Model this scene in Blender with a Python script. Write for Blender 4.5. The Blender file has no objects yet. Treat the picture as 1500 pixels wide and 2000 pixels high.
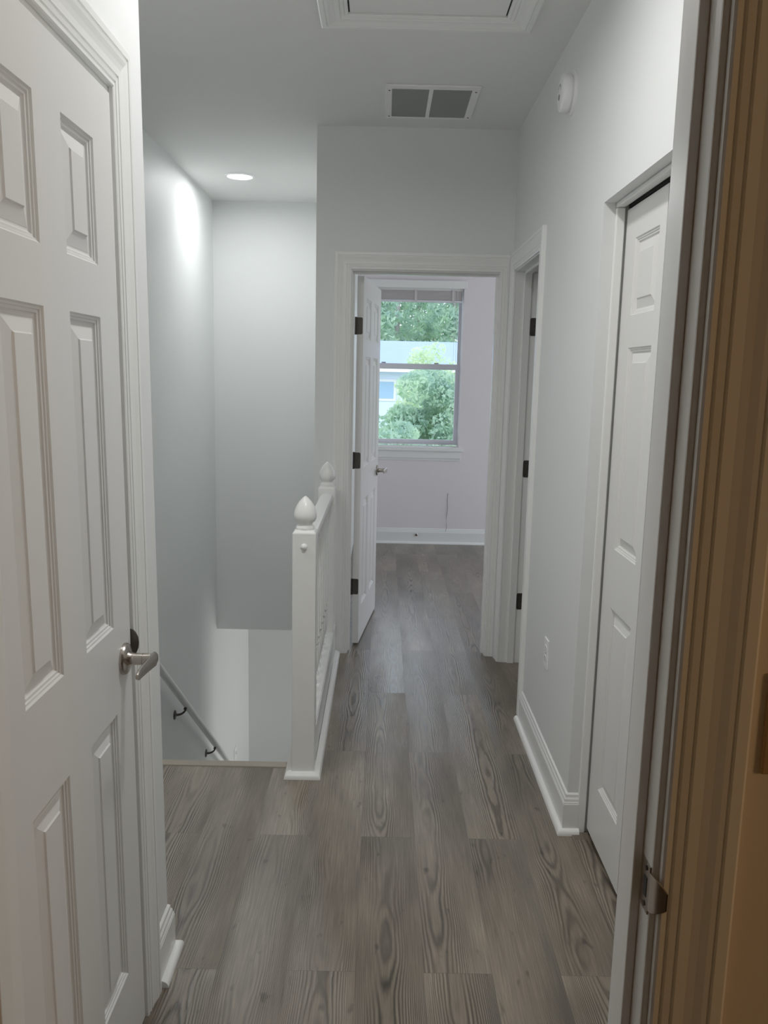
import bpy, bmesh, math, random
import numpy as np
from mathutils import Vector, Matrix, noise
random.seed(7)
S = bpy.context.scene
COL = S.collection
PI = math.pi
H = 2.74

# ------------------------------------------------------------------ materials
def nmat(name):
    m = bpy.data.materials.new(name); m.use_nodes = True
    nt = m.node_tree
    for n in list(nt.nodes): nt.nodes.remove(n)
    out = nt.nodes.new('ShaderNodeOutputMaterial')
    b = nt.nodes.new('ShaderNodeBsdfPrincipled')
    nt.links.new(b.outputs[0], out.inputs[0])
    return m, nt, b, out

def paint(name, col, rough=0.5, bump=0.02, scale=120, spec=0.5, metal=0.0, var=0.02):
    m, nt, b, out = nmat(name)
    b.inputs['Roughness'].default_value = rough
    b.inputs['Metallic'].default_value = metal
    b.inputs['Specular IOR Level'].default_value = spec
    tc = nt.nodes.new('ShaderNodeTexCoord')
    n = nt.nodes.new('ShaderNodeTexNoise'); n.inputs['Scale'].default_value = 3.0
    nt.links.new(tc.outputs['Object'], n.inputs['Vector'])
    mx = nt.nodes.new('ShaderNodeMix'); mx.data_type = 'RGBA'
    mx.inputs['A'].default_value = (*[c*(1-var) for c in col], 1)
    mx.inputs['B'].default_value = (*[min(1, c*(1+var)) for c in col], 1)
    nt.links.new(n.outputs['Fac'], mx.inputs['Factor'])
    nt.links.new(mx.outputs['Result'], b.inputs['Base Color'])
    if bump:
        n2 = nt.nodes.new('ShaderNodeTexNoise'); n2.inputs['Scale'].default_value = scale
        n2.inputs['Detail'].default_value = 3
        nt.links.new(tc.outputs['Object'], n2.inputs['Vector'])
        bp = nt.nodes.new('ShaderNodeBump'); bp.inputs['Strength'].default_value = bump
        bp.inputs['Distance'].default_value = 0.01
        nt.links.new(n2.outputs['Fac'], bp.inputs['Height'])
        nt.links.new(bp.outputs[0], b.inputs['Normal'])
    return m

WALL = paint('wall_paint', (.745, .765, .76), .55, .03, 90)
CEIL = paint('ceiling_paint', (.79, .795, .785), .7, .03, 90)
BEDW = paint('bedroom_paint', (.80, .745, .775), .6, .03, 90)
TRIM = paint('trim_gloss_paint', (.83, .84, .825), .28, 0, 40)
DOOR = paint('door_paint', (.73, .73, .715), .36, 0, 60)
WHITE = paint('white_plastic', (.88, .88, .89), .3, 0, 10)
NICKEL = paint('satin_nickel', (.46, .42, .38), .27, 0, 10, metal=1, var=.05)
BRONZE = paint('dark_bronze', (.07, .062, .052), .4, .02, 200, metal=.6, var=.2)
BLACK = paint('black_gap', (.008, .008, .008), .8, 0)
DARK = paint('dark_slots', (.02, .02, .02), .6, 0)
IVORY = paint('ivory_plate', (.38, .27, .17), .35, 0)
LOUV = paint('vent_louver_grey', (.27, .285, .28), .6, 0)
VINYL = paint('window_vinyl', (.78, .78, .85), .4, 0)
BLIND = paint('blind_slat', (.66, .62, .62), .5, .02, 60)
SIDING = paint('pale_blue_siding', (.70, .80, .95), .8, 0)
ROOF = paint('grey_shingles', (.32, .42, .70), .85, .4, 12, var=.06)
BARK = paint('pale_bark', (.42, .38, .38), .9, .3, 15, var=.2)
GRASS = paint('lawn', (.25, .36, .20), .95, .3, 20, var=.3)
CONC = paint('carpet_grey', (.32, .31, .29), .9, .2, 200)

def emis(name, col, st):
    m = bpy.data.materials.new(name); m.use_nodes = True; nt = m.node_tree
    for n in list(nt.nodes): nt.nodes.remove(n)
    out = nt.nodes.new('ShaderNodeOutputMaterial'); e = nt.nodes.new('ShaderNodeEmission')
    e.inputs[0].default_value = (*col, 1); e.inputs[1].default_value = st
    nt.links.new(e.outputs[0], out.inputs[0]); return m

def glass():
    m = bpy.data.materials.new('window_glass'); m.use_nodes = True; nt = m.node_tree
    for n in list(nt.nodes): nt.nodes.remove(n)
    out = nt.nodes.new('ShaderNodeOutputMaterial')
    t = nt.nodes.new('ShaderNodeBsdfTransparent'); t.inputs[0].default_value = (.93, .96, .97, 1)
    g = nt.nodes.new('ShaderNodeBsdfGlossy'); g.inputs['Roughness'].default_value = .02
    f = nt.nodes.new('ShaderNodeFresnel'); f.inputs['IOR'].default_value = 1.45
    mx = nt.nodes.new('ShaderNodeMixShader')
    nt.links.new(f.outputs[0], mx.inputs[0]); nt.links.new(t.outputs[0], mx.inputs[1]); nt.links.new(g.outputs[0], mx.inputs[2])
    nt.links.new(mx.outputs[0], out.inputs[0]); return m
GLASS = glass()

def leafmat(name, c1, c2):
    m, nt, b, out = nmat(name)
    b.inputs['Roughness'].default_value = .6
    tc = nt.nodes.new('ShaderNodeTexCoord')
    n = nt.nodes.new('ShaderNodeTexNoise'); n.inputs['Scale'].default_value = 2.2; n.inputs['Detail'].default_value = 4
    nt.links.new(tc.outputs['Object'], n.inputs['Vector'])
    r = nt.nodes.new('ShaderNodeValToRGB')
    r.color_ramp.elements[0].position = .38; r.color_ramp.elements[0].color = (*c1, 1)
    r.color_ramp.elements[1].position = .62; r.color_ramp.elements[1].color = (*c2, 1)
    nt.links.new(n.outputs['Fac'], r.inputs[0])
    tr = nt.nodes.new('ShaderNodeBsdfTranslucent')
    nt.links.new(r.outputs[0], b.inputs['Base Color']); nt.links.new(r.outputs[0], tr.inputs[0])
    mx = nt.nodes.new('ShaderNodeMixShader'); mx.inputs[0].default_value = .45
    nt.links.new(b.outputs[0], mx.inputs[1]); nt.links.new(tr.outputs[0], mx.inputs[2])
    nt.links.new(mx.outputs[0], out.inputs[0]); return m
LEAFP = leafmat('pale_green_leaves', (.54, .70, .46), (.72, .83, .58))  # leaf and needle colours lifted pale, outdoor haze painted into them
LEAFD = leafmat('dense_green_leaves', (.33, .51, .41), (.56, .75, .52))
PINE = leafmat('pine_needles', (.36, .53, .44), (.54, .73, .50))

def plank_material():
    m, nt, b, out = nmat('grey_brown_vinyl_plank')
    N = nt.nodes; L = nt.links
    def math_(op, a, bb=None, c=None):
        n = N.new('ShaderNodeMath'); n.operation = op
        for i, v in enumerate((a, bb, c)):
            if v is None: continue
            if isinstance(v, (int, float)): n.inputs[i].default_value = v
            else: L.new(v, n.inputs[i])
        return n.outputs[0]
    tc = N.new('ShaderNodeTexCoord'); sp = N.new('ShaderNodeSeparateXYZ')
    L.new(tc.outputs['Object'], sp.inputs[0])
    W, LEN = .1775, 1.27
    xs = math_('DIVIDE', math_('ADD', sp.outputs[0], .04), W)
    ci = math_('FLOOR', xs)
    xf = math_('SUBTRACT', xs, ci)
    par = math_('FLOORED_MODULO', ci, 2.0)
    # odd columns (-.2175..-.04 is column -1) joint at 1.925, even at 2.55
    yo = math_('SUBTRACT', sp.outputs[1], math_('SUBTRACT', 2.555, math_('MULTIPLY', par, .635)))
    ys = math_('DIVIDE', yo, LEN)
    ri = math_('FLOOR', ys)
    yf = math_('SUBTRACT', ys, ri)
    cid = N.new('ShaderNodeCombineXYZ'); L.new(ci, cid.inputs[0]); L.new(ri, cid.inputs[1])
    wn = N.new('ShaderNodeTexWhiteNoise'); wn.noise_dimensions = '2D'; L.new(cid.outputs[0], wn.inputs['Vector'])
    rnd = wn.outputs['Value']
    sc = N.new('ShaderNodeSeparateColor'); L.new(wn.outputs['Color'], sc.inputs[0])
    # per plank coordinates
    def vec(x, y, z):
        c = N.new('ShaderNodeCombineXYZ')
        for i, v in enumerate((x, y, z)):
            if isinstance(v, (int, float)): c.inputs[i].default_value = v
            else: L.new(v, c.inputs[i])
        return c.outputs[0]
    X = math_('ADD', math_('MULTIPLY', xf, W), math_('MULTIPLY', rnd, 7.0))
    Y = math_('ADD', math_('MULTIPLY', yf, LEN), math_('MULTIPLY', sc.outputs[1], 9.0))
    def noise_(v, scale, detail, rough=.5, dist=0):
        n = N.new('ShaderNodeTexNoise'); n.inputs['Scale'].default_value = scale
        n.inputs['Detail'].default_value = detail; n.inputs['Roughness'].default_value = rough
        n.inputs['Distortion'].default_value = dist
        L.new(v, n.inputs['Vector']); return n.outputs['Fac']
    low = noise_(vec(math_('MULTIPLY', X, 6.0), math_('MULTIPLY', Y, .8), rnd), 1.0, 1.6, .5, .35)
    wob = noise_(vec(math_('MULTIPLY', X, 60.), math_('MULTIPLY', Y, 9.), 0), 1.0, 2)
    xc = math_('ADD', math_('SUBTRACT', xf, .5), math_('MULTIPLY', math_('SUBTRACT', sc.outputs[0], .5), .5))
    lo2 = noise_(vec(math_('MULTIPLY', X, 2.2), math_('MULTIPLY', Y, 1.25), 2.), 1.0, 2.0, .5)
    ph = math_('ADD', math_('MULTIPLY', math_('MULTIPLY', xc, xc), 290.0), math_('MULTIPLY', lo2, 74.0))
    ph = math_('ADD', ph, math_('MULTIPLY', low, 24.0))
    ph = math_('ADD', ph, math_('MULTIPLY', wob, 4.2))
    ring = math_('ADD', math_('MULTIPLY', math_('SINE', ph), .5), .5)
    ring = math_('POWER', ring, 1.7)
    fade = noise_(vec(math_('MULTIPLY', X, 9.), math_('MULTIPLY', Y, 1.6), 3.3), 1.0, 2)
    mr = N.new('ShaderNodeMapRange'); mr.inputs[1].default_value = .36; mr.inputs[2].default_value = .62
    L.new(fade, mr.inputs[0])
    ringf = math_('MULTIPLY', ring, mr.outputs[0])
    fine = noise_(vec(math_('MULTIPLY', X, 210.), math_('MULTIPLY', Y, 6.), 0), 1.0, 3, .6)
    blotch = noise_(vec(math_('MULTIPLY', X, 5.), math_('MULTIPLY', Y, 1.4), 8.), 1.0, 3)
    # knots / dark marks
    kn = noise_(vec(math_('MULTIPLY', X, 26.), math_('MULTIPLY', Y, 11.), 5.), 1.0, 2)
    kr = N.new('ShaderNodeMapRange'); kr.inputs[1].default_value = .66; kr.inputs[2].default_value = .76
    L.new(kn, kr.inputs[0])
    # value
    v = math_('ADD', .50, math_('MULTIPLY', math_('SUBTRACT', blotch, .5), .95))
    v = math_('ADD', v, math_('MULTIPLY', math_('SUBTRACT', fine, .5), .75))
    v = math_('SUBTRACT', math_('ADD', v, .09), math_('MULTIPLY', math_('MULTIPLY', ringf, math_('ADD', .35, math_('MULTIPLY', fine, 1.5))), .46))
    v = math_('SUBTRACT', v, math_('MULTIPLY', kr.outputs[0], .42))
    v = math_('ADD', v, math_('MULTIPLY', math_('SUBTRACT', sc.outputs[2], .5), .16))
    ramp = N.new('ShaderNodeValToRGB'); L.new(v, ramp.inputs[0])
    e = ramp.color_ramp.elements
    e[0].position = .05; e[0].color = (.045, .036, .026, 1)
    e[1].position = 1.0; e[1].color = (.43, .37, .295, 1)
    x1 = e.new(.46); x1.color = (.138, .113, .085, 1)
    x2 = e.new(.74); x2.color = (.232, .193, .148, 1)
    # seams
    sx = math_('MINIMUM', xf, math_('SUBTRACT', 1.0, xf)); sx = math_('LESS_THAN', math_('MULTIPLY', sx, W), .0006)
    sy = math_('MINIMUM', yf, math_('SUBTRACT', 1.0, yf)); sy = math_('LESS_THAN', math_('MULTIPLY', sy, LEN), .0011)
    seam = math_('MAXIMUM', math_('MULTIPLY', sx, .35), math_('MULTIPLY', sy, .55))
    mx = N.new('ShaderNodeMix'); mx.data_type = 'RGBA'
    L.new(seam, mx.inputs['Factor']); L.new(ramp.outputs[0], mx.inputs['A']); mx.inputs['B'].default_value = (.06, .052, .042, 1)
    L.new(mx.outputs['Result'], b.inputs['Base Color'])
    rr = math_('ADD', .34, math_('MULTIPLY', math_('SUBTRACT', sc.outputs[0], .5), .10))
    rr = math_('SUBTRACT', rr, math_('MULTIPLY', ringf, .07))
    L.new(rr, b.inputs['Roughness'])
    b.inputs['Specular IOR Level'].default_value = .5
    bp = N.new('ShaderNodeBump'); bp.inputs['Strength'].default_value = .35; bp.inputs['Distance'].default_value = .0012
    L.new(math_('ADD', math_('MULTIPLY', fine, .8), math_('SUBTRACT', ringf, math_('MULTIPLY', seam, 2.))), bp.inputs['Height'])
    L.new(bp.outputs[0], b.inputs['Normal'])
    return m
FLOOR = plank_material()
NOSE = paint('vinyl_nosing', (.27, .235, .185), .45, .1, 60, var=.25)

# ------------------------------------------------------------------ helpers
def tag(o, label, cat, group=None, kind=None):
    o['label'] = label; o['category'] = cat
    if group: o['group'] = group
    if kind: o['kind'] = kind
    return o

def empty(name, loc=(0, 0, 0), rz=0, parent=None):
    o = bpy.data.objects.new(name, None); o.location = loc; o.rotation_euler = (0, 0, rz)
    o.empty_display_size = .05
    COL.objects.link(o)
    if parent: o.parent = parent
    return o

class MB:
    """collects verts and faces of one mesh"""
    def __init__(s): s.v = []; s.f = []
    def add(s, vs, fs):
        n = len(s.v); s.v += [tuple(p) for p in vs]; s.f += [tuple(i+n for i in f) for f in fs]; return s
    def box(s, x0, x1, y0, y1, z0, z1):
        vs = [(x0,y0,z0),(x1,y0,z0),(x1,y1,z0),(x0,y1,z0),(x0,y0,z1),(x1,y0,z1),(x1,y1,z1),(x0,y1,z1)]
        return s.add(vs, [(0,3,2,1),(4,5,6,7),(0,1,5,4),(1,2,6,5),(2,3,7,6),(3,0,4,7)])
    def bbox(s, x0, x1, y0, y1, z0, z1, b=.002):
        bm = bmesh.new(); bmesh.ops.create_cube(bm, size=1)
        for v in bm.verts:
            v.co = ((x0+x1)/2+v.co.x*(x1-x0), (y0+y1)/2+v.co.y*(y1-y0), (z0+z1)/2+v.co.z*(z1-z0))
        bmesh.ops.bevel(bm, geom=bm.edges[:], offset=b, segments=2, profile=.5, affect='EDGES')
        bm.verts.index_update()
        s.add([v.co[:] for v in bm.verts], [[v.index for v in f.verts] for f in bm.faces]); bm.free(); return s
    def lathe(s, prof, c, n=32, axis='z', cap=True):
        """prof: list of (r, h) along axis from c"""
        vs = []; fs = []
        for r, h in prof:
            for i in range(n):
                a = 2*PI*i/n; p = (r*math.cos(a), r*math.sin(a), h)
                if axis == 'x': p = (h, p[0], p[1])
                elif axis == 'y': p = (p[1], h, p[0])
                vs.append((c[0]+p[0], c[1]+p[1], c[2]+p[2]))
        for k in range(len(prof)-1):
            for i in range(n):
                j = (i+1) % n
                fs.append((k*n+i, k*n+j, (k+1)*n+j, (k+1)*n+i))
        if cap:
            fs.append(tuple(reversed(range(n)))); fs.append(tuple((len(prof)-1)*n+i for i in range(n)))
        return s.add(vs, fs)
    def tube(s, pts, r, n=12, sq=None):
        pts = [Vector(p) for p in pts]; vs = []; fs = []
        rs = r if isinstance(r, (list, tuple)) else [r]*len(pts)
        up = Vector((0, 0, 1))
        for i, p in enumerate(pts):
            t = (pts[min(i+1, len(pts)-1)] - pts[max(i-1, 0)]).normalized()
            a = t.cross(up)
            if a.length < .05: a = t.cross(Vector((0, 1, 0)))
            a.normalize(); b = a.cross(t).normalized()
            for k in range(n):
                th = 2*PI*k/n
                vs.append(p + rs[i]*(math.cos(th)*a + math.sin(th)*b))
        for i in range(len(pts)-1):
            for k in range(n):
                j = (k+1) % n
                fs.append((i*n+k, i*n+j, (i+1)*n+j, (i+1)*n+k))
        fs.append(tuple(reversed(range(n)))); fs.append(tuple((len(pts)-1)*n+k for k in range(n)))
        return s.add(vs, fs)
    def stations(s, rings, closed_profile=True, caps=True):
        """rings: list of equally long 3D point lists"""
        n = len(rings[0]); vs = [p for r in rings for p in r]; fs = []
        for i in range(len(rings)-1):
            for k in range(n if closed_profile else n-1):
                j = (k+1) % n
                fs.append((i*n+k, i*n+j, (i+1)*n+j, (i+1)*n+k))
        if caps:
            fs.append(tuple(reversed(range(n)))); fs.append(tuple((len(rings)-1)*n+k for k in range(n)))
        return s.add(vs, fs)
    def build(s, name, mat, parent=None, smooth=None, shear=None, loc=None):
        me = bpy.data.meshes.new(name)
        vs = s.v
        if shear: vs = [(x, y+shear*(z-1.0), z) for x, y, z in vs]
        me.from_pydata(vs, [], s.f)
        bm = bmesh.new(); bm.from_mesh(me)
        bmesh.ops.recalc_face_normals(bm, faces=bm.faces[:]); bm.to_mesh(me); bm.free()
        me.materials.append(mat)
        if smooth:
            for p in me.polygons: p.use_smooth = True
            me.set_sharp_from_angle(angle=math.radians(smooth))
        o = bpy.data.objects.new(name, me); COL.objects.link(o)
        if parent: o.parent = parent
        if loc: o.location = loc
        return o

SH = -.031   # the closet wall on the stair side leans this much per metre

CASING = [(0,0),(0,.008),(.003,.010),(.009,.010),(.0105,.0075),(.0125,.0075),(.014,.0105),(.022,.0115),(.0235,.0090),(.0255,.0090),
          (.027,.012),(.040,.0125),(.050,.0145),(.060,.0175),(.066,.0185),(.0675,.0160),(.0695,.0160),(.071,.019),(.084,.019),(.088,.016),(.088,0)]

def casing_u(mb, place, a0, a1, zb, zt, prof=CASING, clip0=None, clip1=None):
    """U shaped mitred casing round an opening. place(a, z, out) -> xyz"""
    def ring(side, corner):
        r = []
        for u, t in prof:
            lim = clip0 if side < 0 else clip1
            uu = min(u, lim) if lim else u
            a = (a0-uu) if side < 0 else (a1+uu)
            z = (zt+u) if corner else zb
            r.append(place(a, z, t))
        return r
    mb.stations([ring(-1, 0), ring(-1, 1), ring(1, 1), ring(1, 0)])

BASEP = [(0,0),(.015,0),(.015,.104),(.0135,.107),(.0135,.110),(.0115,.113),(.0105,.121),(.007,.127),(.006,.136),(.002,.140),(0,.140)]
SHOEP = [(.015,0),(.033,0),(.0325,.006),(.030,.012),(.026,.016),(.020,.0185),(.015,.019)]

def sweep_xy(mb, path, prof, z0=0):
    """path of xy points, profile (offset to the left of travel, z)"""
    P = [Vector(p) for p in path]; rings = []
    for i, p in enumerate(P):
        if i == 0: d = (P[1]-P[0]).normalized(); n = Vector((-d.y, d.x)); k = 1
        elif i == len(P)-1: d = (P[i]-P[i-1]).normalized(); n = Vector((-d.y, d.x)); k = 1
        else:
            d1 = (P[i]-P[i-1]).normalized(); d2 = (P[i+1]-P[i]).normalized()
            n1 = Vector((-d1.y, d1.x)); n2 = Vector((-d2.y, d2.x)); n = (n1+n2).normalized(); k = 1/max(.2, n.dot(n1))
        rings.append([(p.x+n.x*o*k, p.y+n.y*o*k, z0+z) for o, z in prof])
    mb.stations(rings)

# panelled door: local x = width, front face y=0 looking to -y, z up
def door_leaf(parent, w, h, t, cols, rows, z0=.0, shear_fn=None, mat=DOOR, tf=None):
    """one leaf mesh with holes filled by panel children; tf maps local points"""
    tf = tf or (lambda p: p)
    leaf = MB()
    xs = sorted({0, w, *[c for cc in cols for c in cc]}); zs = sorted({z0, h, *[r for rr in rows for r in rr]})
    for yy, back in ((0, False), (t, True)):
        for i in range(len(xs)-1):
            for j in range(len(zs)-1):
                if any(abs(c[0]-xs[i]) < 1e-6 for c in cols) and any(abs(r[0]-zs[j]) < 1e-6 for r in rows): continue
                leaf.add([tf((xs[i],yy,zs[j])), tf((xs[i+1],yy,zs[j])), tf((xs[i+1],yy,zs[j+1])), tf((xs[i],yy,zs[j+1]))],
                         [(0,1,2,3) if not back else (3,2,1,0)])
    for a, b_ in (((0,0),(0,t)), ((w,0),(w,t))):
        x = a[0]
        leaf.add([tf((x,0,z0)), tf((x,t,z0)), tf((x,t,h)), tf((x,0,h))], [(0,1,2,3) if x == 0 else (3,2,1,0)])
    for z in (z0, h):
        leaf.add([tf((0,0,z)), tf((w,0,z)), tf((w,t,z)), tf((0,t,z))], [(0,1,2,3)])
    lo = leaf.build('door_leaf', mat, parent)
    steps = [(0,0),(.003,.0035),(.006,.004),(.0075,.0065),(.0115,.0070),(.013,.0100),(.0155,.0112),(.018,.0112),(.0195,.0105),(.043,.0040),(.0455,.0012)]
    for c in cols:
        for r in rows:
            pm = MB()
            for sgn, yb in ((1, 0), (-1, t)):
                rings = [[tf((c[0]+i, yb+sgn*d, r[0]+i)), tf((c[1]-i, yb+sgn*d, r[0]+i)), tf((c[1]-i, yb+sgn*d, r[1]-i)), tf((c[0]+i, yb+sgn*d, r[1]-i))] for i, d in steps]
                vs = [p for q in rings for p in q]; fs = []
                for k in range(len(rings)-1):
                    for a in range(4):
                        b2 = (a+1) % 4
                        f = (k*4+a, k*4+b2, (k+1)*4+b2, (k+1)*4+a); fs.append(f if sgn > 0 else f[::-1])
                L = (len(rings)-1)*4
                fs.append((L, L+1, L+2, L+3) if sgn > 0 else (L+3, L+2, L+1, L))
                n = len(pm.v); pm.v += vs; pm.f += [tuple(q+n for q in f) for f in fs]
            me = bpy.data.meshes.new('panel'); me.from_pydata([tuple(p) for p in pm.v], [], pm.f); me.materials.append(mat)
            o = bpy.data.objects.new('panel', me); COL.objects.link(o); o.parent = lo
    # keep orientation of the leaf as laid out
    return lo

ROWS = [(.213, .822), (1.006, 1.615), (1.708, 1.928)]

def hinge(parent, place, zc, hh=.089, name='hinge'):
    """place(a, z, out): plate lying in a plane with a across, barrel at a=0"""
    mb = MB(); w = .034; r = .008; pts = []
    z0, z1 = zc-hh/2, zc+hh/2
    pts = [(0, z0), (w-r, z0)]
    for k in range(5): a = -PI/2 + k*PI/8; pts.append((w-r+r*math.cos(a), z0+r+r*math.sin(a)))
    for k in range(5): a = k*PI/8; pts.append((w-r+r*math.cos(a), z1-r+r*math.sin(a)))
    pts += [(0, z1)]
    mb.stations([[place(a, z, 0.0) for a, z in pts], [place(a, z, .0022) for a, z in pts]])
    o = mb.build(name, BRONZE, parent)
    b = MB()
    b.tube([place(-.003, z0-.002, .004), place(-.003, z1+.002, .004)], .0055, 12)
    b.build('hinge_pin', BRONZE, o, smooth=40)
    sc = MB()
    for (a, z) in ((.022, zc+.031), (.012, zc), (.024, zc-.031)):
        c = place(a, z, .0024); c2 = place(a, z, .0034)
        sc.tube([c, c2], .0036, 10)
    sc.build('hinge_screws', DARK, o)
    return o

# ------------------------------------------------------------------ shell
def struct(mb, name, mat, label, cat, **k):
    o = mb.build(name, mat, **k); return tag(o, label, cat, kind='structure')

fl = MB()
fl.box(-2.6, 3.6, -2.6, 3.03, -.25, 0).box(-.345, 3.6, 3.03, 7.70, -.25, 0)
struct(fl, 'floor', FLOOR, 'grey brown wood grain vinyl plank floor running down the hall', 'floor')
struct(MB().bbox(-1.266, -.345, 3.0315, 3.078, -.03, .004, .004), 'trim_1', NOSE, 'tan wood grain nosing strip at the top edge of the stairs', 'trim')
struct(MB().box(-2.7, 3.7, -2.7, 7.70, H, H+.15), 'ceiling', CEIL, 'flat white painted ceiling over hall and stairwell', 'ceiling')

wr = MB()
X0, X1 = .6535, .7685
wr.box(X0, X1, .97, 1.84, 0, H).box(X0, X1, 1.84, 2.615, 2.046, H).box(X0, X1, 2.615, 3.602, 0, H)
wr.box(X0, X1, 3.602, 4.318, 2.063, H).box(X0, X1, 4.318, 4.40, 0, H)
struct(wr, 'wall_right', WALL, 'long pale grey hall wall with smoke alarm, closet opening and narrow doorway', 'wall')
we = MB()
we.box(-.3564, -.186, 4.40, 4.52, 0, H).box(-.186, .610, 4.40, 4.52, 2.063, H).box(.610, 3.5, 4.40, 4.52, 0, H)
struct(we, 'wall_back', WALL, 'shaded grey wall at the hall end around the bedroom doorway', 'wall')
struct(MB().box(-.3564, -.24, 4.52, 7.4767, 0, H), 'wall_stair_side', WALL, 'wall between the stairwell and the far bedroom', 'wall')
ws = MB().box(-1.39, -1.266, .97, 7.82, -3.0, H)
struct(ws, 'wall_left', WALL, 'tall stairwell wall washed by the ceiling light, carrying the handrail', 'wall')
struct(MB().box(-1.266, -.3564, 6.3077, 6.43, -.484, H), 'wall_stair_end', WALL, 'smooth grey wall at the far end of the stairwell above the drop', 'wall')
struct(MB().box(-1.266, 2.2, 6.43, 7.82, -.484, -.36), 'ceiling_lower', CEIL, 'ceiling of the floor below, past the stairwell', 'ceiling')
struct(MB().box(-1.39, 2.2, 7.82, 7.94, -3.0, -.36).box(2.2, 2.3, 2.9, 7.94, -3.0, -.25).box(-1.39, 2.2, 2.9, 3.0, -3.0, -.25), 'wall_lower', WALL, 'grey wall of the lower floor seen under the stairwell header', 'wall')
struct(MB().box(-.345, -.24, 3.03, 6.3, -3.0, -.25), 'wall_under_railing', WALL, 'stairwell wall below the hall floor under the railing', 'wall')
struct(MB().box(-1.39, 2.2, 3.0, 7.94, -3.1, -3.0), 'floor_lower', FLOOR, 'plank floor of the level below the stairs', 'floor')
wl = MB()
XL0, XL1 = -.65, -.5355
wl.box(XL0, XL1, .935, 1.074, 0, H).box(XL0, XL1, 1.074, 1.738, 2.062, H).box(XL0, XL1, 1.738, 1.95, 0, H)
struct(wl, 'wall_closet', WALL, 'narrow white wall around the six panel closet door beside the landing', 'wall', shear=SH)
struct(MB().box(-1.266, XL0, 1.84, 1.95, 0, H), 'wall_landing', WALL, 'wall facing the stair landing behind the small closet', 'wall', shear=SH)
wf = MB()
wf.box(-2.6, -.470, .85, .97, 0, H).box(-.470, .331, .85, .97, 2.063, H).box(.331, 3.5, .85, .97, 0, H)
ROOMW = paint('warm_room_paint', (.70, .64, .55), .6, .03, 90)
struct(wf, 'wall_front', ROOMW, 'wall in warm lamplight around the doorway the photo is taken through', 'wall')
wc = MB().box(1.40, 1.50, .97, 3.0, 0, H).box(X1, 3.5, 3.0, 3.1, 0, H)
struct(wc, 'wall_closet_inside', WALL, 'inner walls of the bifold closet', 'wall')
wo = MB()
wo.box(3.5, 3.6, -2.6, 4.7, 0, H).box(3.5, 3.6, 4.7, 7.3, 0, .4).box(3.5, 3.6, 4.7, 7.3, 2.5, H).box(3.5, 3.6, 7.3, 7.62, 0, H)  # opening left for the unseen window added to light the bedroom
struct(wo, 'wall_outer', BEDW, 'outer side wall of the bedroom, hidden beyond the doorway', 'wall')
struct(MB().box(-2.7, -2.6, -2.6, .97, 0, H).box(-2.7, 3.6, -2.7, -2.6, 0, H), 'wall_room', ROOMW, 'walls of the near room behind the doorway', 'wall')
wb = MB()
WX0, WX1, WZ0, WZ1 = -.215, .692, .872, 2.30
YB = 7.4767
wb.box(-.3564, WX0, YB, YB+.26, 0, H).box(WX1, 3.6, YB, YB+.26, 0, H).box(WX0, WX1, YB, YB+.26, 0, WZ0).box(WX0, WX1, YB, YB+.26, WZ1, H)
struct(wb, 'wall_bedroom', BEDW, 'pinkish lilac bedroom wall with the window', 'wall')

# ------------------------------------------------------------------ baseboards
b1 = MB(); path = [(X0, 3.53), (X0, 2.615), (.690, 2.615)]
# travel towards -y with wall on the left hand: offsets must go to -x, so run the other way round
sweep_xy(b1, [(.690, 2.615), (X0, 2.615), (X0, 3.53)], BASEP)
bo = struct(b1, 'baseboard_right', TRIM, 'white moulded baseboard along the hall wall below the outlet', 'baseboard')
s1 = MB(); sweep_xy(s1, [(.694, 2.615), (X0, 2.615), (X0, 3.545)], SHOEP); s1.build('shoe_moulding', TRIM, bo, smooth=30)
b2 = MB(); sweep_xy(b2, [(XL1, 1.815), (XL1, 1.95), (-1.25, 1.95)][::-1], BASEP)
bo = struct(b2, 'baseboard_left', TRIM, 'short white baseboard wrapping the wall corner beside the closet door', 'baseboard', shear=SH)
s2 = MB(); sweep_xy(s2, [(XL1, 1.818), (XL1, 1.95), (-1.25, 1.95)][::-1], SHOEP); s2.build('shoe_moulding', TRIM, bo, smooth=30, shear=SH)
b3 = MB(); sweep_xy(b3, [(3.5, YB), (-.24, YB)][::-1][::-1], BASEP)
b3.v = [(x, 2*YB-y if y > YB else y, z) for x, y, z in b3.v]
bo = struct(b3, 'baseboard_bedroom', TRIM, 'white baseboard under the bedroom window', 'baseboard')
s3 = MB(); sweep_xy(s3, [(3.5, YB), (-.24, YB)], SHOEP); s3.v = [(x, 2*YB-y if y > YB else y, z) for x, y, z in s3.v]
s3.build('shoe_moulding', TRIM, bo, smooth=30)

# ------------------------------------------------------------------ door 1: closet door on the left
d1 = tag(empty('door_1', (0, 0, 0)), 'white six panel closet door with satin nickel lever next to the stair landing', 'door', kind='structure')
def tfL(p):  # local -> world, face looks to +x
    x, y, z = p; return (-.5305-y, 1.095+x+SH*(z-1.0), z)
door_leaf(d1, .617, 2.035, .035, [(.097, .250), (.360, .513)], ROWS, z0=.012, tf=tfL)
c = MB(); casing_u(c, lambda a, z, t: (XL1+t, a, z), 1.085, 1.725, 0, 2.050)
c.build('door_casing', TRIM, d1, shear=SH)
j = MB(); j.box(XL0, XL1-.0005, 1.7165, 1.738, 0, 2.062).box(XL0, XL1-.0005, 1.074, 1.0905, 0, 2.062).box(XL0, XL1-.0005, 1.0905, 1.7165, 2.041, 2.062)
j.box(-.61, -.5675, 1.7045, 1.7165, 0, 2.041).box(-.61, -.5675, 1.0905, 1.1025, 0, 2.041).box(-.61, -.5675, 1.1025, 1.7045, 2.029, 2.041)
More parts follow.
